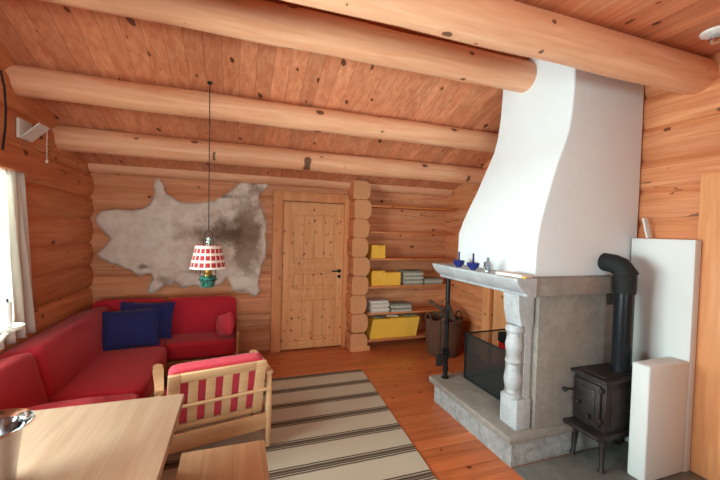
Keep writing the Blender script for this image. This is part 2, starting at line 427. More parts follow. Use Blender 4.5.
# left wall with the window opening
W0, W1, WZ0, WZ1 = .7, 3.06, .92, 1.95
mb = MB()
logwall(mb, 1, XL, 1, W1, YB+.2, 0, 3.0, .11, 9); logwall(mb, 1, XL, 1, YF-.2, W0, 0, 3.0, .11, 9)
logwall(mb, 1, XL, 1, W0, W1, 0, WZ0, .11, 9); logwall(mb, 1, XL, 1, W0, W1, WZ1, 3.0, .11, 9)
logwall(mb, 1, XL, 1, YF-.2, 2.6, 3.0, 3.9, .11, 9)
struct(mb.build('wall_left', M['wall_y'], angle=60), 'pine log wall with a curtained window')
# right wall
mb = MB()
for a, b, c, d in ((YF-.2, .50, 0, 4.0), (.50, 1.40, 2.0, 4.0), (1.40, 2.80, 0, 4.0), (2.80, 3.60, 2.0, 4.0), (3.60, YB+.2, 0, 3.0)): logwall(mb, 1, XR, -1, a, b, c, d, .05, 21)
struct(mb.build('wall_right', M['wall_y'], angle=60), 'pine log wall behind the fireplace')
# front wall behind the camera, with an assumed, unseen window for the fill light
FX0, FX1, FZ0, FZ1 = -.9, .9, .9, 1.95
mb = MB()
logwall(mb, 0, YF, 1, XL-.2, FX0, 0, 3.0, 0, 31); logwall(mb, 0, YF, 1, FX1, XR+.2, 0, 3.0, 0, 31)
logwall(mb, 0, YF, 1, FX0, FX1, 0, FZ0, 0, 31); logwall(mb, 0, YF, 1, FX0, FX1, FZ1, 3.0, 0, 31)
struct(mb.build('wall_front', M['wall_x'], angle=60))
# sloping board roof and the flat boarded loft floor over the camera
mb = MB(); y0, y1 = 1.5, YB+.2
mb.prism([(y0, roof_z(y0)), (y1, roof_z(y1)), (y1, roof_z(y1)+.12), (y0, roof_z(y0)+.12)], 0, XL-.2, XR+.2)
struct(mb.build('ceiling', M['roof'], smooth=False), 'sloping ceiling of pine boards above round log beams')
struct(MB().box((XL-.2, YF-.2, 2.842), (XR+.2, 1.62, 2.91)).build('ceiling', M['roof'], smooth=False), 'flat pine board ceiling in front of the thickest log beam')
struct(MB().box((XL-.2, 1.58, 2.91), (XR+.2, 1.62, 3.34)).build('wall_loft', M['roof'], smooth=False))

# log beams
def beam(name, y, z, r, x0, x1, label, seed, sx=1.0):
    mb = MB(); n = 26
    pts = [(x0+(x1-x0)*i/n, y+.004*noise.noise(Vector((i*.4, seed, 0))), z+.006*noise.noise(Vector((i*.3, seed, 5)))) for i in range(n+1)]
    rr = [r*(1+.04*noise.noise(Vector((i*.35, seed, 9)))) for i in range(n+1)]
    mb.tube(pts, rr, 28)
    return tag(mb.build(name, M['beam']), label, 'beam')
beam('log_beam', 1.60, 1.6+1.13, .118, XL-.12, XR+.12, 'thickest round log beam, nearest, crossing in front of the white chimney hood', 1)
beam('log_beam', 2.39, 1.6+1.316, .121, XL-.12, 2.275, 'round log beam whose right end meets the white chimney hood', 2)
beam('log_beam', 3.242, 1.6+1.004, .105, XL-.12, XR+.02, 'round log beam between the hanging lamp cord and the hood beam, third back', 3)
beam('log_beam', 3.893, 1.6+.7476, .109, XL-.12, XR+.02, 'farthest and lowest round log beam, just before the door wall', 4)
mb = MB(); mb.tube([(XL, 4.60, 2.245), (XR, 4.60, 2.245)], .105, 24); struct(mb.build('trim_1', M['beam']), 'round wall plate log above the door')

# partition wall stub of stacked logs beside the bookshelf
mb = MB(); cx = 1.525
ends = []
for k in range(9):
    zc = .125+k*.25+(.0 if k else -.01); rz = .137; jx = .012*math.sin(k*2.1); rx = .132+.008*math.cos(k*1.7)
    prof = []
    for a in range(24):
        t = 2*math.pi*a/24; x = math.cos(t)*rx; z = math.copysign(abs(math.sin(t))**.8, math.sin(t))*rz; x = math.copysign(abs(math.cos(t))**.75, math.cos(t))*rx; z = max(-.124, min(.124, z)); prof.append((cx+jx+max(x, -.10), zc+z))
    mb.prism([(p[0], p[1]) for p in prof], 1, 4.372, YB-.01); ends.append((prof, zc, jx))
pw = struct(mb.build('wall_partition', M['wall_y'], angle=50), 'stack of sawn log ends between door and bookshelf')
for prof, zc, jx in ends:
    m2 = MB(); c = (cx+jx, zc)
    m2.prism([(c[0]+(p[0]-c[0])*.97, c[1]+(p[1]-c[1])*.97) for p in prof], 1, 4.362, 4.374)
    m2.build('log_end', M['end'], pw, smooth=False, origin=(c[0], 4.36, c[1]))
MB().box((1.44, 4.355, 0), (1.70, 4.40, .07), .006).build('foot_block', M['casing_h'], pw)

# door in the back wall
struct(MB().box((.44, 4.70, 0), (1.45, 4.86, 2.02)).build('light_block_back', M['wall_x'], smooth=False))  # unseen backing added to stop outside light leaking around the door
struct(MB().box((3.045, 2.75, 0), (3.2, 3.65, 2.02)).build('light_block_right', M['wall_y'], smooth=False))  # more added light blocks, hidden behind the right wall's doors
struct(MB().box((3.045, .45, 0), (3.2, 1.45, 2.02)).build('light_block_right', M['wall_y'], smooth=False))
DX0, DX1, DZ = .565, 1.385, 1.945
fr = MB(); fr.box((.428, 4.60, 0), (.545, 4.66, 2.075), .006); fr.box((1.375, 4.60, 0), (1.460, 4.66, 2.075), .006); fr.box((.545, 4.60, 1.955), (1.375, 4.66, 2.075), .006)
fr.box((.545, 4.645, 0), (.56, 4.78, 1.955)); fr.box((1.39, 4.645, 0), (1.40, 4.78, 1.955)); fr.box((.50, 4.645, 1.955), (1.40, 4.78, 1.97))
struct(fr.build('trim_2', M['casing']), 'pine door casing')
d = MB(); y0, y1 = 4.64, 4.68
d.box((DX0, y0, .012), (.655, y1, DZ), .003); d.box((1.285, y0, .012), (DX1, y1, DZ), .003)
for a, b in ((.012, .12), (.70, .80), (1.05, 1.16), (1.83, DZ)): d.box((.655, y0, a), (1.285, y1, b), .003)
door = struct(d.build('door_1', M['door']), 'knotty pine panel door')
for a, b in ((.12, .70), (.80, 1.05), (1.16, 1.83)):
    p = MB(); p.box((.655, y0+.022, a), (1.285, y1-.004, b)); [p.box((.70+.135*q, y0+.006, a+.045), (.70+.135*(q+1), y0+.03, b-.045), .007, 1) for q in range(4)]; p.build('panel', M['door'], door)
h = MB(); h.lathe((1.325, y0, 1.04), [(.026, 0), (.026, .008), (.012, .012), (.012, .045)], 16, ax=Matrix.Rotation(R(90), 3, 'X')); h.tube([(1.335, y0-.045, 1.04), (1.27, y0-.047, 1.042), (1.21, y0-.045, 1.04)], [.011, .010, .009], 10)
h.build('door_handle', M['matte_black'], door)
h = MB(); h.lathe((1.325, y0, .965), [(.024, 0), (.024, .008), (.008, .012)], 16, ax=Matrix.Rotation(R(90), 3, 'X')); h.build('keyhole_plate', M['matte_black'], door)
# door in the right wall behind the fireplace
fr = MB()
for a, b in ((3.55, 3.70), (2.70, 2.85)): fr.box((2.935, a, 0), (3.0, b, 2.05), .006)
fr.box((2.935, 2.85, 1.95), (3.0, 3.55, 2.05), .006)
struct(fr.build('trim_3', M['casing']), 'pine casing of the door behind the fireplace')
d = MB(); d.box((2.985, 2.86, .01), (3.04, 3.54, 1.945), .003)
door2 = struct(d.build('door_2', M['door']))
for a, b in ((.15, .95), (1.1, 1.85)): MB().box((2.975, 2.98, a), (2.99, 3.42, b), .005).build('panel', M['door'], door2)
# doorway in the right wall near the camera
fr = MB()
fr.box((2.972, 1.36, 0), (3.02, 1.53, 2.045), .004); fr.box((2.94, .42, 0), (3.0, .55, 2.045), .006); fr.box((2.94, .55, 1.92), (3.0, 1.36, 2.045), .006)
fr.box((2.955, 1.33, 0), (3.1, 1.362, 1.92), .003); fr.box((2.955, .548, 0), (3.1, .57, 1.92), .003)
struct(fr.build('trim_4', M['casing']), 'pine casing at the right edge of the picture')
d = MB(); d.box((3.0, .575, .01), (3.04, 1.325, 1.91), .003)
door3 = struct(d.build('door_3', M['door']))
for a, b in ((.15, .95), (1.1, 1.8)): MB().box((2.99, .68, a), (3.005, 1.22, b), .005).build('panel', M['door'], door3)

# windows
def window(name, axis, base, out, u0, u1, z0, z1, nm):
    mb = MB()
    def bx(ua, ub, za, zb, d0, d1, m=mb, bv=.004):
        a, b = base+out*d0, base+out*d1
        if axis == 1: m.box((min(a, b), ua, za), (max(a, b), ub, zb), bv)
        else: m.box((ua, min(a, b), za), (ub, max(a, b), zb), bv)
    for (ua, ub, za, zb) in ((u0, u0+.04, z0, z1), (u1-.04, u1, z0, z1), (u0+.04, u1-.04, z0, z0+.04), (u0+.04, u1-.04, z1-.04, z1)): bx(ua, ub, za, zb, -.02, .2)
    for i in range(1, nm):
        u = u0+(u1-u0)*i/nm; bx(u-.025, u+.025, z0+.04, z1-.04, .10, .15)
    zm = (z0+z1)/2
    for i in range(nm):
        a = u0+.04+(u1-u0-.08)*i/nm; bx(a, u0+.04+(u1-u0-.08)*(i+1)/nm, zm-.012, zm+.012, .11, .14)
    w = struct(mb.build(name, M['casing'] if False else M['shelf']))
    g = MB(); bx(u0+.04, u1-.04, z0+.04, z1-.04, .122, .126, g, 0); g.build('pane', M['glass'], w, smooth=False)
    return w
window('window_1', 1, XL, -1, W0, W1, WZ0, WZ1, 3)
window('window_2', 0, YF, -1, FX0, FX1, FZ0, FZ1, 2)
mb = MB(); mb.box((XL, W0-.1, 1.94), (XL+.085, 3.19, 2.035), .01); struct(mb.build('trim_5', M['wall_y']), 'wooden pelmet board above the white curtain')

# curtain: folded cloth beside the window
mb = MB()
def cur(u, v):
    y = 2.60+u*(.57+.14*v) ; z = 1.945-1.165*v
    x = XL+.05+.018*math.sin(u*34+v*1.5)+.008*math.sin(u*71)+.03*v
    return Vector((x, y, z))
mb.grid(cur, 70, 20)
c = mb.build('curtain', M['curtain']); sm = c.modifiers.new('t', 'SOLIDIFY'); sm.thickness = .002
tag(c, 'white sheer curtain hanging at the left window', 'curtain')
mb = MB()
def cur2(u, v): return Vector((XL+.05+.018*math.sin(u*34)+.02*v, .42+u*.45, 1.945-1.215*v))
mb.grid(cur2, 60, 10); c = mb.build('curtain', M['curtain']); sm = c.modifiers.new('t', 'SOLIDIFY'); sm.thickness = .002
tag(c, 'white curtain at the near end of the left window', 'curtain')

tag(MB().tube([(-1.445, 2.93, 2.56), (-1.445, 2.97, 2.47), (-1.445, 2.985, 2.33), (-1.445, 2.98, 2.21), (-1.445, 2.95, 2.06)], .006, 6).build('cable', M['matte_black']), 'dark cable curving down the left log wall above the window', 'cable')
# air vent on the left wall
t = thing('air_vent', 'small cream flap vent with pull cord high on the left log wall', 'vent', (XL, 3.3, 2.27))
MB().box((.0, -.085, -.07), (.02, .085, .07), .004).build('back_plate', M['cream'], t)
mb = MB(); mb.prism([(0.022, -.062), (.026, -.068), (.135, .045), (.128, .05)], 1, -.075, .075); mb.build('flap', M['cream'], t, smooth=False)
mb = MB(); mb.tube([(.12, .06, .04), (.12, .06, -.20)], .0025, 6); mb.lathe((.12, .06, -.222), [(.003, 0), (.009, .006), (.009, .018), (.003, .024)], 10); mb.build('pull_cord', M['cream'], t)

# ------------------------------------------------------------------ fireplace
fp = thing('fireplace', 'corner fireplace of grey soapstone with tall white plastered hood', 'fireplace', (0, 0, 0))
prof = [(1.31, 1.963), (1.42, 1.965), (1.59, 1.975), (1.70, 1.998), (1.825, 2.034), (1.98, 2.083), (2.131, 2.135), (2.25, 2.185), (2.35, 2.222), (2.48, 2.243), (2.655, 2.255), (2.85, 2.258), (3.30, 2.258)]
fy = [(1.31, 2.84), (1.60, 2.86), (1.825, 2.80), (2.03, 2.735), (2.28, 2.715), (2.52, 2.685), (2.88, 2.665), (3.3, 2.665)]
def itp(t, z):
    for (a, u), (b, w) in zip(t, t[1:]):
        if z <= b: return u+(w-u)*(z-a)/(b-a)
    return t[-1][1]
mb = MB(); rings = []; NY = 1.925
for z, x in prof:
    fyz = itp(fy, z); rr = .018; ring = []
    top = z
    for (qx, qy, a0) in ((x+rr, NY+rr, 180), (2.985-.001, NY, None), (2.985, fyz, None), (x+rr, fyz-rr, 90)):
        if a0 is None: ring.append((qx, qy))
        else:
            cs = [a0+90*i/4 for i in range(5)]
            if a0 == 180: ring += [(qx+rr*math.cos(R(a)), qy+rr*math.sin(R(a))) for a in cs]
            else: ring += [(qx+rr*math.cos(R(a)), qy+rr*math.sin(R(a))) for a in cs]
    rings.append([mb.bm.verts.new((p[0], p[1], min(z, roof_z(p[1])-.003))) for p in ring])
n = len(rings[0])
for i in range(len(rings)-1):
    for k in range(n): mb.bm.faces.new([rings[i][k], rings[i][(k+1) % n], rings[i+1][(k+1) % n], rings[i+1][k]])
mb.bm.faces.new(rings[0]); mb.bm.faces.new(rings[-1])
mb.build('hood', M['white_plaster'], fp, angle=50)
# mantel: cavetto moulded slab
mp = [(1.735, 1.310), (1.735, 1.297), (1.743, 1.282), (1.757, 1.260), (1.777, 1.237), (1.800, 1.217), (1.820, 1.206), (1.826, 1.200), (1.818, 1.193), (1.826, 1.184), (1.86, 1.182)]
mb = MB()
mb.prism([(x, z) for x, z in mp]+[(1.90, 1.182), (1.90, 1.310)], 1, 1.838, 2.90)
mb.build('mantel', M['soap_lit'], fp, angle=30)
mb = MB(); mb.box((1.90, 1.846, 1.186), (2.896, 2.86, 1.310), .004); mb.build('lintel', M['soap'], fp)
# near side wall
mb = MB(); mb.box((2.008, 1.915, .225), (2.985, 2.10, 1.187), .003); mb.box((1.90, 1.955, .225), (2.007, 2.10, 1.187)); mb.build('side_wall', M['soap'], fp)
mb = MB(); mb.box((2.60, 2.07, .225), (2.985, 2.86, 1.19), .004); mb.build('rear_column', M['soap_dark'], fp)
mb = MB(); mb.box((2.67, 1.904, 1.085), (2.735, 1.9145, 1.17), .003); mb.build('soot_hatch', M['cast'], fp)
# hearth
mb = MB(); mb.box((1.80, 1.90, 0), (2.896, 2.90, .17)); b0 = mb.build('hearth_base', M['soap_rough'], fp)
mb = MB(); mb.box((1.765, 1.885, .17), (2.896, 2.95, .225), .006); mb.build('hearth_slab', M['soap'], fp)
# turned stone pillar
mb = MB(); mb.box((1.865, 1.935, .225), (1.99, 2.10, .44), .006); mb.prism([(1.885, .96), (1.985, .96), (1.985, 1.183), (1.85, 1.183), (1.86, 1.06)], 1, 1.94, 2.09); mb.box((1.93, 1.95, .44), (1.985, 2.06, .96))
pl = mb.build('pillar', M['soap_lit'], fp)
mb = MB(); pr = [(.062, 0), (.066, .012), (.062, .026), (.040, .034), (.036, .05), (.048, .07), (.058, .10), (.061, .135), (.054, .18), (.042, .215), (.038, .235), (.052, .245), (.058, .26), (.052, .275), (.040, .285), (.044, .31), (.056, .345), (.060, .38), (.052, .42), (.040, .445), (.036, .46), (.058, .47), (.064, .487), (.058, .503), (.052, .52)]
mb.lathe((1.885, 2.005, .44), pr, 28); mb.build('baluster', M['soap_lit'], pl)
# wrought iron corner post
post = MB(); px, py = 1.89, 2.865
post.lathe((px, py, .225), [(.036, 0), (.036, .008), (.024, .014), (.020, .05), (.028, .08), (.021, .12), (.022, .25), (.021, .96)], 14)
for z in (.45, .475, .50): post.lathe((px, py, z), [(.022, -.014), (.038, -.005), (.041, 0), (.038, .005), (.022, .014)], 14)
ip = post.build('iron_post', M['black_iron'], fp)
sc = MB()
for s_ in (1, -1):
    q = [(px+.012, py+s_*.02, .98+0*s_)]
    sc.tube([(px-.02, py+s_*(.015+.05*math.sin(a*.5)), .74+.055*a/1.2+.0*s_) for a in [i*.45 for i in range(9)]], .006, 6)
sc.tube([(px-.022+.03*math.cos(a*.8)*0, py-.02-.04*math.sin(a), .90+.05*math.cos(a)) for a in [i*.5 for i in range(10)]], .006, 6)
sc.build('scroll', M['black_iron'], ip)

# iron poker hanging on the post
t = thing('fire_shovel', 'small iron shovel hanging on the black corner post', 'tool', (px-.088, py-.035, 0))
mb = MB(); mb.tube([(0, 0, .80), (0, 0, .46)], .006, 8); mb.tube([(0, 0, .80), (.015, .01, .83), (.03, .02, .82)], .005, 8); mb.build('handle', M['black_iron'], t)
mb = MB(); mb.prism([(-.035, .36), (.035, .36), (.038, .45), (.012, .475), (-.012, .475), (-.038, .45)], 1, -.004, .004); mb.build('blade', M['cast'], t)

# folding spark screen
t = thing('spark_screen', 'folding dark mesh spark screen standing on the stone hearth', 'fire screen', (0, 0, 0))
mb = MB(); z0, z1 = .229, .655
def frame(mb, a, b):
    for z in (z0+.008, z1): mb.tube([(a[0], a[1], z), (b[0], b[1], z)], .008, 8)
    for p in (a, b): mb.tube([(p[0], p[1], z0+.002), (p[0], p[1], z1)], .008, 8)
A, B, Cn = (2.07, 2.22), (2.06, 2.80), (2.585, 2.83)
frame(mb, A, B); frame(mb, B, Cn); mb.build('frame', M['matte_black'], t)
mb = MB(); mb.box((A[0]-.004, A[1], z0+.01), (A[0]+.002, B[1], z1)); mb.build('front_mesh', M['mesh'], t, smooth=False)
mb = MB(); mb.box((B[0], 2.812, z0+.01), (Cn[0], 2.816, z1)); mb.build('side_mesh', M['mesh2'], t, smooth=False)

# slate plate on the floor under the stove
tag(MB().box((1.80, 1.0, .001), (2.98, 1.882, .012), .002).build('slate_plate', M['slate']), 'grey slate floor plate under the black wood stove', 'floor plate')

# red box with black lid behind the fireplace
t = thing('storage_box', 'red box with a black lid on the floor behind the fireplace', 'box', (2.865, 3.12, 0))
MB().box((-.055, -.11, 0), (.055, .11, .39), .012).build('body', plain('red_plastic', (200, 30, 26), .5), t)
MB().box((-.06, -.118, .391), (.06, .118, .50), .012).build('lid', M['matte_black'], t)

# things on the mantel
def bowl(y, x, label):
    t = thing('candle_bowl', label, 'candle holder', (x, y, 1.311), 0, 'blue candle bowls on the mantel')
    mb = MB(); mb.lathe((0, 0, 0), [(.02, 0), (.022, .006), (.038, .018), (.048, .036), (.050, .056), (.046, .056), (.041, .036), (.012, .016)], 20); mb.build('bowl', M['cobalt'], t)
    mb = MB(); mb.tube([(0, 0, .015), (0, 0, .13)], [.008, .007], 10); mb.build('candle', M['blue'], t)
bowl(2.58, 1.80, 'round blue glass candle bowl at the far end of the stone mantel')
bowl(2.36, 1.78, 'round blue glass candle bowl beside the glass figurine on the mantel')
t = thing('figurine', 'small faceted glass figurine standing on the stone mantel', 'figurine', (1.80, 2.21, 1.311))
mb = MB(); mb.lathe((0, 0, 0), [(.02, 0), (.02, .01), (.010, .018), (.020, .04), (.013, .062), (.017, .075), (.008, .088), (.013, .098), (.004, .112)], 8); mb.build('body', M['glass'] if False else plain('grey_glass', (150, 156, 166), .1, spec=.9, metal=.3), t, smooth=False)
mb = MB(); mb.lathe((.0, .034, 0), [(.011, 0), (.012, .03), (.007, .05), (.009, .065), (.003, .075)], 8); mb.build('side_figure', M['steel'], t, smooth=False)
t = thing('flat_box', 'flat white paper box lying near the front end of the mantel', 'box', (1.82, 1.97, 1.311), R(8))
MB().box((-.05, -.11, 0), (.06, .11, .022), .003).build('box', M['paper3'], t)
MB().box((-.045, -.13, .0), (-.02, -.112, .012), .002).build('label_tab', M['yellow'], t)

# ------------------------------------------------------------------ white stepped fire wall
t = thing('fire_wall', 'white stepped masonry heat shield beside the black wood stove', 'heat shield', (0, 0, 0))
MB().box((2.90, 1.50, 0), (2.970, 1.909, 1.597), .008).build('tall_panel', M['panel_white'], t)
MB().box((2.505, 1.50, .013), (2.899, 1.61, .776), .012, 3).build('low_panel', M['panel_white'], t)
o = MB().box((-.026, -.006, 0), (.026, .006, .155), .002).build('white_tile', M['panel_white']); o.location = (2.938, 1.808, 1.601); o.rotation_euler = (R(-14), 0, 0); tag(o, 'thin white tile leaning on the chimney above the tall white panel', 'tile')

# ------------------------------------------------------------------ wood stove
st = thing('wood_stove', 'small black cast iron wood stove on four legs', 'stove', (0, 0, 0))
X0, X1, Y0, Y1, Z0, Z1 = 2.345, 2.80, 1.665, 1.895, .27, .615
mb = MB(); mb.box((X0+.015, Y0, Z0), (X1, Y1, Z1), .008)
for yy, s_ in ((Y0, -1),): mb.box((X0+.06, Y0-.006, Z0+.04), (X1-.04, Y0, Z1-.04), .003)
body = mb.build('body', M['cast'], st)
mb = MB(); mb.box((X0-.02, Y0-.022, Z1), (X1+.02, Y1+.018, Z1+.022), .006); mb.box((X0+.03, Y0+.02, Z1+.022), (X1-.14, Y1-.02, Z1+.03), .004); mb.build('top_plate', M['cast'], st)
mb = MB(); mb.box((X0-.075, Y0-.02, Z0-.028), (X1+.01, Y1+.015, Z0), .006); mb.box((X0-.035, Y0-.01, Z0-.045), (X1-.01, Y1+.005, Z0-.028), .004); mb.build('base_plate', M['cast'], st)
mb = MB(); mb.box((X0-.008, Y0+.028, Z0+.03), (X0+.014, Y1-.022, Z1-.03), .005)
dr = mb.build('door', M['cast'], st)
mb = MB(); mb.box((X0-.014, Y0+.06, Z0+.06), (X0-.006, Y1-.055, Z1-.07), .006); mb.build('door_panel', M['cast'], dr)
for (y, z, r, L) in ((1.83, .43, .014, .03), (1.755, .36, .015, .03)):
    mb = MB(); mb.tube([(X0-.012, y, z), (X0-.012-L, y, z)], .006, 8); mb.lathe((X0-.012-L, y, z), [(.004, -.012), (r, -.004), (r, .006), (.004, .012)], 12, ax=Matrix.Rotation(R(90), 3, 'Y')); mb.build('knob', M['matte_black'], dr)
mb = MB(); mb.tube([(X0-.006, 1.86, .49), (X0-.05, 1.885, .495), (X0-.085, 1.89, .495)], .006, 8); mb.lathe((X0-.09, 1.89, .495), [(.004, -.016), (.017, -.006), (.017, .006), (.004, .016)], 12, ax=Matrix.Rotation(R(90), 3, 'Y')); mb.build('latch_knob', M['matte_black'], dr)
for z in (.33, .54): MB().box((X0-.018, Y0+.012, z), (X0+.006, Y0+.030, z+.035), .004).build('hinge', M['cast'], dr)
for (x, y, dx, dy) in ((X0+.02, Y0+.015, -.012, -.008), (X0+.02, Y1-.015, -.012, .004), (X1-.04, Y0+.02, .02, -.01), (X1-.04, Y1-.02, .02, .004)):
    mb = MB(); mb.tube([(x, y, Z0-.03), (x+dx*.3, y+dy*.3, .16), (x+dx, y+dy, .04), (x+dx*1.6, y+dy*1.4, .013)], [.026, .020, .014, .022], 8); mb.build('leg', M['cast'], st)
pipe = MB(); PX, PY, PR = 2.635, 1.765, .062
pipe.tube([(PX, PY, Z1+.02), (PX, PY, 1.25)], PR, 28); fpipe = pipe.build('flue_pipe', M['pipe'], st)
e = MB(); rr = PR+.006
e.tube([(PX, PY, 1.20), (PX, PY, 1.345)], rr, 28); e.tube([(PX, PY-.025, 1.318), (PX, PY+.02, 1.372), (PX-.0, PY+.08, 1.405), (PX, 1.924, 1.412)], [rr*.98, rr, rr, rr], 28)
e.tube([(PX, PY, 1.29), (PX, PY+.004, 1.352), (PX, PY+.035, 1.39), (PX, PY+.09, 1.405)], rr, 28)
e.build('elbow', M['matte_black'], fpipe)

# ------------------------------------------------------------------ bookshelf and its contents
bs = thing('bookshelf', 'built-in pine shelves between the log ends and right wall', 'bookshelf', (0, 0, 0))
SZ = [.145, .50, .862, 1.232, 1.592, 1.94]
for z in SZ: MB().box((1.668, 4.36, z-.024), (2.944, 4.612, z), .003).build('shelf', M['shelf'], bs)
def magazine(x, y, z, w, d, h, mat, tilt, label, group, rz=0, name='magazine'):
    o = MB().box((-w/2, -d/2, 0), (w/2, d/2, h), .0015, 1).build(name, mat, smooth=False)
    o.location = (x, y, z); o.rotation_euler = (0, tilt, rz); return tag(o, label, 'magazine', group)
x = 1.715; i = 0
while x < 2.40:
    w = .016+.005*random.random(); a = R(9+2.5*i/36)
    magazine(x, 4.475, SZ[0]+.0015+abs(math.sin(a))*w/2, w-.001, .19, .262+.006*random.random(), M['yellow'], a, 'yellow magazine standing in the long leaning row on the bottom shelf', 'yellow magazines on the bottom shelf'); x += w/math.cos(a)+.0016; i += 1
for k, (x, y, z, rz, m) in enumerate(((1.86, 4.46, .432, .5, 'paper2'), (2.05, 4.47, .436, -.35, 'paper3'), (2.29, 4.46, .438, .3, 'paper2'))):
    magazine(x, y, z, .17, .16, .012, M[m], R(-2), ('grey magazine lying on top of the yellow row, left end', 'pale magazine lying on the middle of the yellow row', 'grey magazine lying on top of the yellow row, right end')[k], None, rz)
for k in range(6):
    magazine(1.835+.012*math.sin(k*2.2), 4.47, SZ[1]+.001+k*.0265, .26, .19, .026, M['paper3' if k % 2 else 'paper'], 0, 'pale magazine in the stack at the left of the second shelf up', 'pale magazines stacked second shelf up', .06*math.sin(k*3))
for k in range(4):
    magazine(2.16+.015*math.sin(k*1.9), 4.47, SZ[1]+.001+k*.0265, .30, .20, .026, M['paper2' if k % 2 else 'paper'], 0, 'grey green magazine in the lower stack on the second shelf up', 'grey green magazines stacked second shelf up', .07*math.sin(k*2))
x = 1.72; i = 0
while x < 2.13:
    w = .017+.004*random.random(); magazine(x, 4.475, SZ[2]+.002, w-.001, .19, .175+(.025 if i < 9 else 0), M['yellow'], R(1.0), 'yellow magazine in the upright row on the third shelf up', 'yellow magazines on the third shelf up'); x += w+.0012; i += 1
for k in range(7):
    magazine(2.325+.012*math.sin(k*2.7), 4.475, SZ[2]+.001+k*.0272, .29, .20, .0265, M['paper' if k % 2 else 'paper2'], 0, 'grey magazine in the tall stack on the third shelf up', 'grey magazines stacked third shelf up', .05*math.sin(k*1.7))
for k in range(3):
    magazine(2.65+.01*math.sin(k*2.7), 4.475, SZ[2]+.001+k*.028, .28, .20, .0265, M['paper' if k % 2 else 'paper2'], 0, 'grey magazine in the short stack near the shelf right end', 'grey magazines in the short stack third shelf up', .04*math.sin(k))
x = 1.71; i = 0
while x < 1.90:
    w = .018+.004*random.random(); magazine(x, 4.475, SZ[3]+.0015, w-.001, .18, .175, M['yellow'], R(.5), 'yellow magazine in the short row on the fourth shelf up', 'yellow magazines on the fourth shelf up'); x += w+.001; i += 1

# wicker basket with firewood
t = thing('wicker_basket', 'large brown wicker basket beside the bookshelf', 'basket', (2.60, 4.02, 0))
mb = MB(); mb.lathe((0, 0, 0), [(.19, .004), (.205, .03), (.225, .20), (.238, .40), (.242, .46), (.228, .46), (.21, .20), (.19, .03)], 40, caps=True); mb.build('body', M['wicker'], t)
mb = MB(); mb.tube([(.238*math.cos(a), .238*math.sin(a), .465+.004*math.sin(a*20)) for a in [2*math.pi*i/48 for i in range(49)]], .016, 8); mb.build('rim', M['wicker'], t)
for s_ in (0, math.pi):
    mb = MB(); mb.tube([(.235*math.cos(s_), .075*math.cos(a), .46+.09*math.sin(a)) for a in [math.pi*i/12 for i in range(13)]], .011, 8); mb.build('handle', M['wicker'], t)
for k, (dx, dy, a, e, L, lb) in enumerate(((-.05, -.02, .3, 18, .32, 'pale split log lying across the left of the basket top'), (.03, .05, 2.6, 10, .30, 'brown firewood stick in the middle of the basket'), (.06, -.08, 1.2, 26, .28, 'firewood stick poking up at the right of the basket'), (-.08, .07, 1.9, 20, .26, 'short firewood stick at the back of the basket'))):
    d = Vector((math.cos(a)*math.cos(R(e)), math.sin(a)*math.cos(R(e)), math.sin(R(e)))); c = Vector((2.60+dx, 4.02+dy, .43+k*.066))
    mb = MB(); mb.tube([c-d*L/2, c, c+d*L/2], [.024, .026, .022], 7); tag(mb.build('firewood_stick', M['bark'] if k else M['sofawood'], angle=25), lb, 'firewood')

# ------------------------------------------------------------------ rug
mb = MB(); n = 40
pts = [(1.375, 3.775), (1.20, 1.35), (-.62, 1.35), (-.52, 3.80)]
def rg(u, v):
    a = Vector((pts[3][0], pts[3][1], 0)).lerp(Vector((pts[0][0], pts[0][1], 0)), u); b = Vector((pts[2][0], pts[2][1], 0)).lerp(Vector((pts[1][0], pts[1][1], 0)), u)
    p = a.lerp(b, v); p.z = .011+.0015*noise.noise(Vector((p.x*3, p.y*3, 0))); return p
mb.grid(rg, n, n); o = mb.build('rug', M['rug'], smooth=False); sm = o.modifiers.new('t', 'SOLIDIFY'); sm.thickness = .008; sm.offset = -1
tag(o, 'cream wool rug with dark brown stripes on the pine floor', 'rug')

# ------------------------------------------------------------------ corner sofa
sf = thing('corner_sofa', 'red L-shaped corner sofa along the left and back walls', 'sofa', (0, 0, 0))
def cush(name, a, b, k=7, mat='red', rot=None, puff=0.):
    c = [(a[i]+b[i])/2 for i in range(3)]; s_ = [abs(b[i]-a[i]) for i in range(3)]
    return MB().cushion(c, s_, k, 10, rot, puff).build(name, M[mat], sf, angle=80)
# left run
SL = -1.445
for (ya, yb) in ((2.84, 3.86), (1.90, 2.835)):
    cush('seat_cushion', (-1.20, ya, .26), (-.605, yb, .435), 9)
def leanback_left(ya, yb):
    mb = MB(); c = (-1.30, (ya+yb)/2, .53); mb.cushion(c, (.27, yb-ya, .46), 9, 14, Matrix.Rotation(R(-13), 3, 'Y')); mb.build('back_cushion', M['red'], sf, angle=80)
leanback_left(2.86, 4.30); leanback_left(1.90, 2.855)
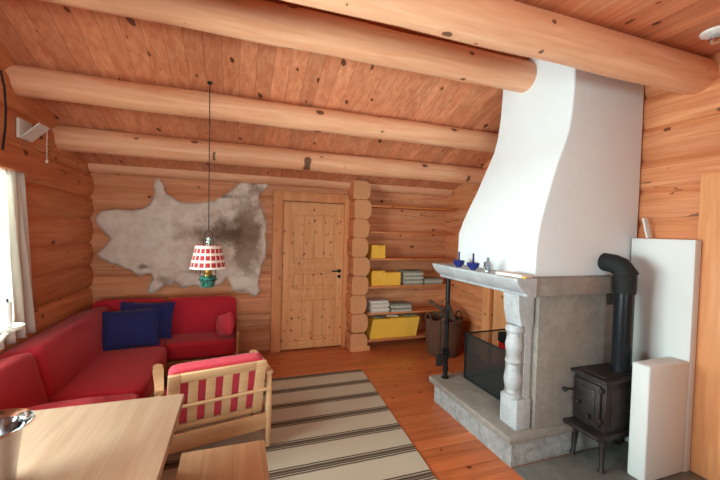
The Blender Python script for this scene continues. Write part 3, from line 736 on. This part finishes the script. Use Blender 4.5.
# corner and back run
cush('seat_cushion', (-1.20, 3.865, .26), (-.665, 4.30, .435), 9)
cush('seat_cushion', (-.66, 3.85, .26), (.012, 4.30, .435), 9)
def leanback_back(xa, xb):
    mb = MB(); c = ((xa+xb)/2, 4.37, .55); mb.cushion(c, (xb-xa, .27, .48), 9, 14, Matrix.Rotation(R(-14), 3, 'X')); mb.build('back_cushion', M['red'], sf, angle=80)
leanback_back(-1.40, -.71); leanback_back(-.705, .012)
mb = MB(); mb.box((-1.43, 1.90, .10), (-.65, 3.86, .25), .01); mb.box((-1.43, 3.865, .10), (-.02, 4.50, .25), .01)
mb.build('base_frame', M['sofawood'], sf)
mb = MB(); mb.box((.014, 3.88, .06), (.036, 4.45, .50), .006); mb.build('end_panel', M['sofawood'], sf)
for p in ((-.70, 3.0), (-.05, 3.92), (-1.38, 2.0), (-.7, 2.0)): MB().box((p[0]-.025, p[1]-.025, 0), (p[0]+.025, p[1]+.025, .10)).build('leg', M['sofawood'], sf)

def pil(name, c, w, h, th, mat, rx, rz, label, ry=0):
    rot = Matrix.Rotation(R(rz), 3, 'Z') @ Matrix.Rotation(R(rx), 3, 'X') @ Matrix.Rotation(R(ry), 3, 'Z')
    return tag(MB().pillow(c, w, h, th, rot).build(name, M[mat], angle=80), label, 'pillow')
pil('pillow', (-.955, 3.93, .59), .50, .40, .13, 'blue', 58, 4, 'blue pillow in front, leaning in the sofa corner', 3)
pil('pillow', (-.86, 4.10, .625), .50, .38, .12, 'blue', 66, 3, 'blue pillow behind the other one, against the red sofa back', -3)
pil('pillow', (-.105, 4.02, .55), .25, .25, .15, 'pink', 80, -62, 'small light red pillow at the right end of the sofa', 20)
pil('pillow', (-.98, 2.42, .475), .46, .40, .11, 'pink', 4, 10, 'light red pillow lying flat on the sofa behind the table')

# ------------------------------------------------------------------ reindeer hide on the wall
HP = [(35,185),(50,160),(90,152),(150,155),(200,148),(225,130),(238,100),(235,65),(250,42),(262,60),(275,90),(300,115),(335,128),(380,130),(440,125),(490,95),(530,62),(560,40),(575,45),(570,70),(600,60),(625,52),(632,65),(618,85),(595,100),(600,130),(610,165),(622,195),(618,240),(622,275),(618,320),(605,345),(600,380),(592,400),(600,430),(585,452),(560,440),(540,440),(505,430),(497,400),(482,385),(465,410),(440,415),(400,420),(370,412),(330,425),(312,400),(290,415),(275,405),(255,425),(235,438),(212,435),(220,410),(235,390),(225,370),(205,375),(185,380),(155,360),(120,345),(85,335),(55,322),(40,305),(60,285),(90,255),(70,230),(45,210)]
RM = Matrix(((.9443365, -.0166975, -.3285571), (-.3278590, .0346518, -.9440910), (.0271490, .9992600, .0272485)))
def hide_pt(u, v):                 # outline measured on the wall plane, in metres
    px, py = 85+u/3.426, 165+v/3.426
    d = RM @ Vector((px-360, 240-py, -354.186)); k = 4.6/d.y
    return d.x*k, 1.6+d.z*k
poly = [hide_pt(u, v) for u, v in HP]
# rough up the rim
fine = []
for i, p in enumerate(poly):
    q = poly[(i+1) % len(poly)]
    for j in range(4):
        t_ = j/4; x = p[0]+(q[0]-p[0])*t_; z = p[1]+(q[1]-p[1])*t_
        fine.append((x+random.uniform(-.006, .006), z+random.uniform(-.006, .006)))
def inside(x, z):
    c = False; n = len(fine)
    for i in range(n):
        (x1, z1), (x2, z2) = fine[i], fine[i-1]
        if (z1 > z) != (z2 > z) and x < (x2-x1)*(z-z1)/(z2-z1)+x1: c = not c
    return c
def edist(x, z): return min(math.hypot(x-a, z-b) for a, b in fine)
bm = bmesh.new(); bv = [bm.verts.new((x, 4.57, z)) for x, z in fine]
be = [bm.edges.new((bv[i], bv[(i+1) % len(bv)])) for i in range(len(bv))]
from mathutils.geometry import delaunay_2d_cdt
ip_ = []
st_ = .03
xs = min(p[0] for p in fine)
while xs < max(p[0] for p in fine):
    zs_ = min(p[1] for p in fine)
    while zs_ < max(p[1] for p in fine):
        x, z = xs+random.uniform(-.006, .006), zs_+random.uniform(-.006, .006)
        if inside(x, z) and edist(x, z) > .012: ip_.append((x, z))
        zs_ += st_
    xs += st_
allp = [Vector(p) for p in fine]+[Vector(p) for p in ip_]
vc, ec, fc, _, _, _ = delaunay_2d_cdt(allp, [(i, (i+1) % len(fine)) for i in range(len(fine))], [], 1, 1e-5)
bm.free(); mb = MB()
def hy(x, z): return 4.602-.016*min(1, edist(x, z)/.03)-.012*noise.noise(Vector((x*4, z*4, 0)))-.006*noise.noise(Vector((x*19, z*19, 3)))
vs = [mb.bm.verts.new((p.x, hy(p.x, p.y), p.y)) for p in vc]
for f in fc: mb.bm.faces.new([vs[i] for i in f])
o = mb.build('reindeer_hide', M['hide'], angle=80); sm = o.modifiers.new('t', 'SOLIDIFY'); sm.thickness = .006; sm.offset = 0
tag(o, 'grey brown reindeer hide spread on the back wall above the sofa', 'animal hide')

# ------------------------------------------------------------------ hanging paraffin lamp
LX, LY = -.217, 3.12; t = thing('hanging_lamp', 'small hanging oil lamp with red and white plaid shade', 'lamp', (LX, LY, 1.102)); t.scale = (1.07,)*3
mb = MB(); mb.tube([(0, 0, .43), (-.003, 0, 1.0), (-.008, 0, (roof_z(LY)-1.102)/1.07-.002)], .0035, 6); mb.lathe((-.008, 0, (roof_z(LY)-1.102)/1.07-.03), [(.004, 0), (.018, .012), (.018, .022)], 12); mb.build('cord', M['matte_black'], t)
mb = MB(); mb.tube([(.028*math.cos(a), 0, .395+.035*math.sin(a)) for a in [math.pi*i/10 for i in range(11)]], .003, 6)
for s_ in (1, -1): mb.tube([(s_*.028, 0, .40), (s_*.036, 0, .33), (s_*.05, 0, .14), (s_*.058, 0, .08)], .0025, 6)
mb.build('hanger', M['matte_black'], t)
mb = MB(); mb.lathe((0, 0, .13), [(.020, 0), (.030, .04), (.020, .09), (.019, .25), (.017, .25), (.018, .09), (.028, .04), (.018, 0)], 20, caps=False); mb.build('glass_chimney', M['glass'], t)
mb = MB(); mb.lathe((0, 0, .148), [(.128, 0), (.090, .175), (.088, .175), (.125, 0)], 40, caps=False); mb.build('shade', M['plaid'], t, origin=(0, 0, .148))
mb = MB(); mb.lathe((0, 0, .095), [(.028, 0), (.032, .012), (.024, .02), (.026, .04), (.018, .05)], 18); mb.build('burner', M['brass'], t)
mb = MB(); mb.lathe((0, 0, 0), [(.03, 0), (.044, .004), (.050, .03), (.060, .075), (.060, .085), (.03, .097)], 24); mb.build('oil_reservoir', M['green'], t)
mb = MB(); mb.tube([(.066*math.cos(a), .066*math.sin(a), .06) for a in [2*math.pi*i/32 for i in range(33)]], .003, 6); mb.build('holder_ring', M['matte_black'], t)

# ------------------------------------------------------------------ dining table and bench
TX0, TX1, TY0, TY1 = -1.12, -.238, .25, 1.962
t = thing('dining_table', 'pale wooden table in the foreground in front of the sofa', 'table', (0, 0, 0))
MB().box((TX0, TY0, .712), (TX1, TY1, .75), .004).build('tabletop', M['table'], t)
mb = MB(); mb.box((TX0+.08, TY0+.08, .62), (TX1-.085, TY0+.10, .711)); mb.box((TX0+.08, TY1-.12, .62), (TX1-.085, TY1-.10, .711)); mb.box((TX1-.105, TY0+.1, .62), (TX1-.085, TY1-.12, .711)); mb.box((TX0+.08, TY0+.1, .62), (TX0+.10, TY1-.12, .711)); mb.build('apron', M['table'], t)
for x in (TX0+.12, TX1-.125):
    for y in (TY0+.12, TY1-.15): MB().box((x-.035, y-.035, 0 if y < 1.3 or x < -.62 else .0155), (x+.035, y+.035, .711), .005).build('leg', M['table'], t)
t = thing('bench', 'low wooden bench with plank seat beside the pale table', 'bench', (0, 0, 0))
MB().box((-.245, .75, .418), (.160, 1.952, .45), .004).build('seat', M['bench'], t)
for y in (.95, 1.75): MB().box((-.20, y-.02, .0155 if y > 1.3 else 0), (.115, y+.02, .418), .004).build('leg', M['bench'], t)
MB().box((-.06, .97, .18), (-.025, 1.73, .24), .003).build('stretcher', M['bench'], t)

# steel wine bucket on the table
t = thing('wine_bucket', 'shiny steel bucket with a wide flared rim on the pale table', 'bucket', (-.725, 1.40, .751))
mb = MB(); mb.lathe((0, 0, 0), [(.062, 0), (.066, .004), (.072, .08), (.082, .17), (.088, .190), (.104, .200), (.112, .206), (.110, .210), (.098, .206), (.083, .196), (.075, .165), (.064, .08), (.058, .012)], 48); mb.build('body', M['steel'], t)

# ------------------------------------------------------------------ armchair seen from behind
ac = thing('armchair', 'light wooden armchair with slatted back and red cushions seen from behind', 'armchair', (-.10, 2.535, .0155), R(12))
W = .345
for s_ in (1, -1):
    mb = MB(); mb.tube([(s_*W, 0, 0), (s_*W, 0, .25), (s_*W, 0, .50), (s_*W, 0, .545)], [.017, .024, .020, .014], 12); mb.build('leg', M['chair'], ac)
    mb = MB(); mb.tube([(s_*W, .42, 0), (s_*W, .42, .25), (s_*W, .42, .53)], [.017, .024, .022], 12); mb.build('leg', M['chair'], ac)
    mb = MB(); mb.prism([(s_*W-.022, -.015), (s_*W+.022, -.015), (s_*W+.034, .36), (s_*W+.030, .46), (s_*W, .49), (s_*W-.030, .46), (s_*W-.034, .36)], 2, .532, .556); mb.build('armrest', M['chair'], ac)
    MB().box((s_*W-.012, .02, .20), (s_*W+.012, .41, .27), .003).build('side_rail', M['chair'], ac)
MB().box((-W+.015, -.012, .135), (W-.015, .012, .245), .004).build('rear_rail', M['chair'], ac)
MB().box((-W+.015, .41, .22), (W-.015, .432, .30), .004).build('front_rail', M['chair'], ac)
lean = Matrix.Translation((0, .045, .25)) @ Matrix.Rotation(R(15), 4, 'X')
bk = MB(); BW = .305; BH = .42
bk.box((-BW, -.012, 0), (-BW+.07, .012, BH), .004, mat=lean); bk.box((BW-.07, -.012, 0), (BW, .012, BH), .004, mat=lean)
bk.box((-BW+.07, -.012, BH-.06), (BW-.07, .012, BH), .004, mat=lean); bk.box((-BW+.07, -.012, 0), (BW-.07, .012, .04), .004, mat=lean)
back = bk.build('back_frame', M['chair'], ac)
for i in range(4):
    gp = (2*BW-.14-.24)/5; x = -BW+.07+gp*(i+1)+.06*(i+.5); MB().box((x-.030, -.006, .04), (x+.030, .006, BH-.06), .003, mat=lean).build('slat', M['chair'], back)
mb = MB(); mb.tube([(-W, -.022, .43), (W, -.022, .43)], .012, 10); mb.build('cross_bar', M['chair'], ac)
m4 = lean
cb = MB().cushion((0, 0, 0), (2*BW-.01, .09, BH+.0), 12, 12); 
for v in cb.bm.verts: v.co = m4 @ (v.co+Vector((0, .060, BH/2+.015)))
cb.build('back_cushion', M['pink'], ac, angle=80)
MB().cushion((0, .29, .335), (.60, .44, .11), 7, 10).build('seat_cushion', M['pink'], ac, angle=80)

# ------------------------------------------------------------------ hanging candle lamp at the left edge
cl = thing('chandelier', 'white enamel candle chandelier at the left edge before the curtain', 'chandelier', (-1.06, 1.78, 1.13))
mb = MB(); mb.tube([(.04, .03, .23), (.12, 0, .23), (.115, 0, .12)], .0, 6) if False else None
def arm(a, r):
    c_, s_ = math.cos(a), math.sin(a); mb = MB()
    mb.tube([(r*q*c_, r*q*s_, .02-.09*math.sin(q*math.pi)) for q in [i/12 for i in range(13)]], .008, 8)
    o = mb.build('arm', M['white_glaze'], cl)
    mb = MB(); mb.lathe((r*c_, r*s_, .02), [(.012, 0), (.045, .008), (.056, .022), (.052, .024), (.02, .014)], 24); mb.build('drip_pan', M['white_glaze'], o)
    mb = MB(); mb.tube([(r*c_, r*s_, .035), (r*c_, r*s_, .14)], .014, 12); mb.build('candle', M['white_glaze'], o)
    mb = MB(); mb.tube([(r*c_, r*s_, .14), (r*c_, r*s_, .155)], .004, 6); mb.build('wick', M['matte_black'], o)
for k in range(5): arm(R(10+72*k), .19)
mb = MB(); mb.lathe((0, 0, -.05), [(.006, -.03), (.02, -.01), (.032, .02), (.02, .06), (.028, .09), (.012, .13), (.012, .30), (.006, .33)], 20); mb.build('stem', M['white_glaze'], cl)
mb = MB(); mb.tube([(0, 0, .27), (0.0, 0, 1.0), (0, 0, 1.732)], .005, 8); mb.build('chain', M['black_iron'], cl)

# spotlight on the flat ceiling, top right
t = thing('ceiling_spotlight', 'white ceiling spotlight at the top right corner', 'light', (2.68, 1.34, 2.842))
mb = MB(); mb.lathe((0, 0, -.018), [(.055, 0), (.072, .006), (.075, .018)], 28); mb.build('base', M['white_glaze'], t)
mb = MB(); mb.lathe((-.01, 0, -.068), [(.022, 0), (.03, .008), (.03, .03), (.014, .05)], 18); mb.build('lamp_head', M['steel'], t)

# ------------------------------------------------------------------ light
def area(name, loc, rot, sx, sy, power, colr):
    l = bpy.data.lights.new(name, 'AREA'); l.shape = 'RECTANGLE'; l.size = sx; l.size_y = sy; l.energy = power; l.color = colr
    o = bpy.data.objects.new(name, l); col.objects.link(o); o.location = loc; o.rotation_euler = rot; return o
area('daylight_left', (XL-.32, (W0+W1)/2, (WZ0+WZ1)/2+.05), (0, R(-90), 0), 1.1, W1-W0+.1, 350, (.86, .93, 1.0))
area('fill_front', ((FX0+FX1)/2, YF-.32, (FZ0+FZ1)/2+.05), (R(90), 0, 0), FX1-FX0+.1, 1.15, 160, (.9, .95, 1.0))  # fill light added through the unseen front window to brighten the back wall
w = bpy.data.worlds.new('world'); bpy.context.scene.world = w; w.use_nodes = True
bg = w.node_tree.nodes['Background']; bg.inputs[0].default_value = (.85, .93, 1, 1); bg.inputs[1].default_value = 2.0

# ------------------------------------------------------------------ camera
cam = bpy.data.cameras.new('camera'); co = bpy.data.objects.new('camera', cam); col.objects.link(co)
cam.sensor_width = 36; cam.lens = 354.186/720*36; cam.clip_start = .02
co.matrix_world = Matrix.Translation((0, 0, 1.6)) @ RM.to_4x4()
sc_ = bpy.context.scene; sc_.camera = co
vs_ = sc_.view_settings; sc_.display_settings.display_device = 'sRGB'
vs_.view_transform = 'Standard'; vs_.look = 'None'; vs_.gamma = 1; vs_.use_curve_mapping = False; vs_.exposure = 0.22
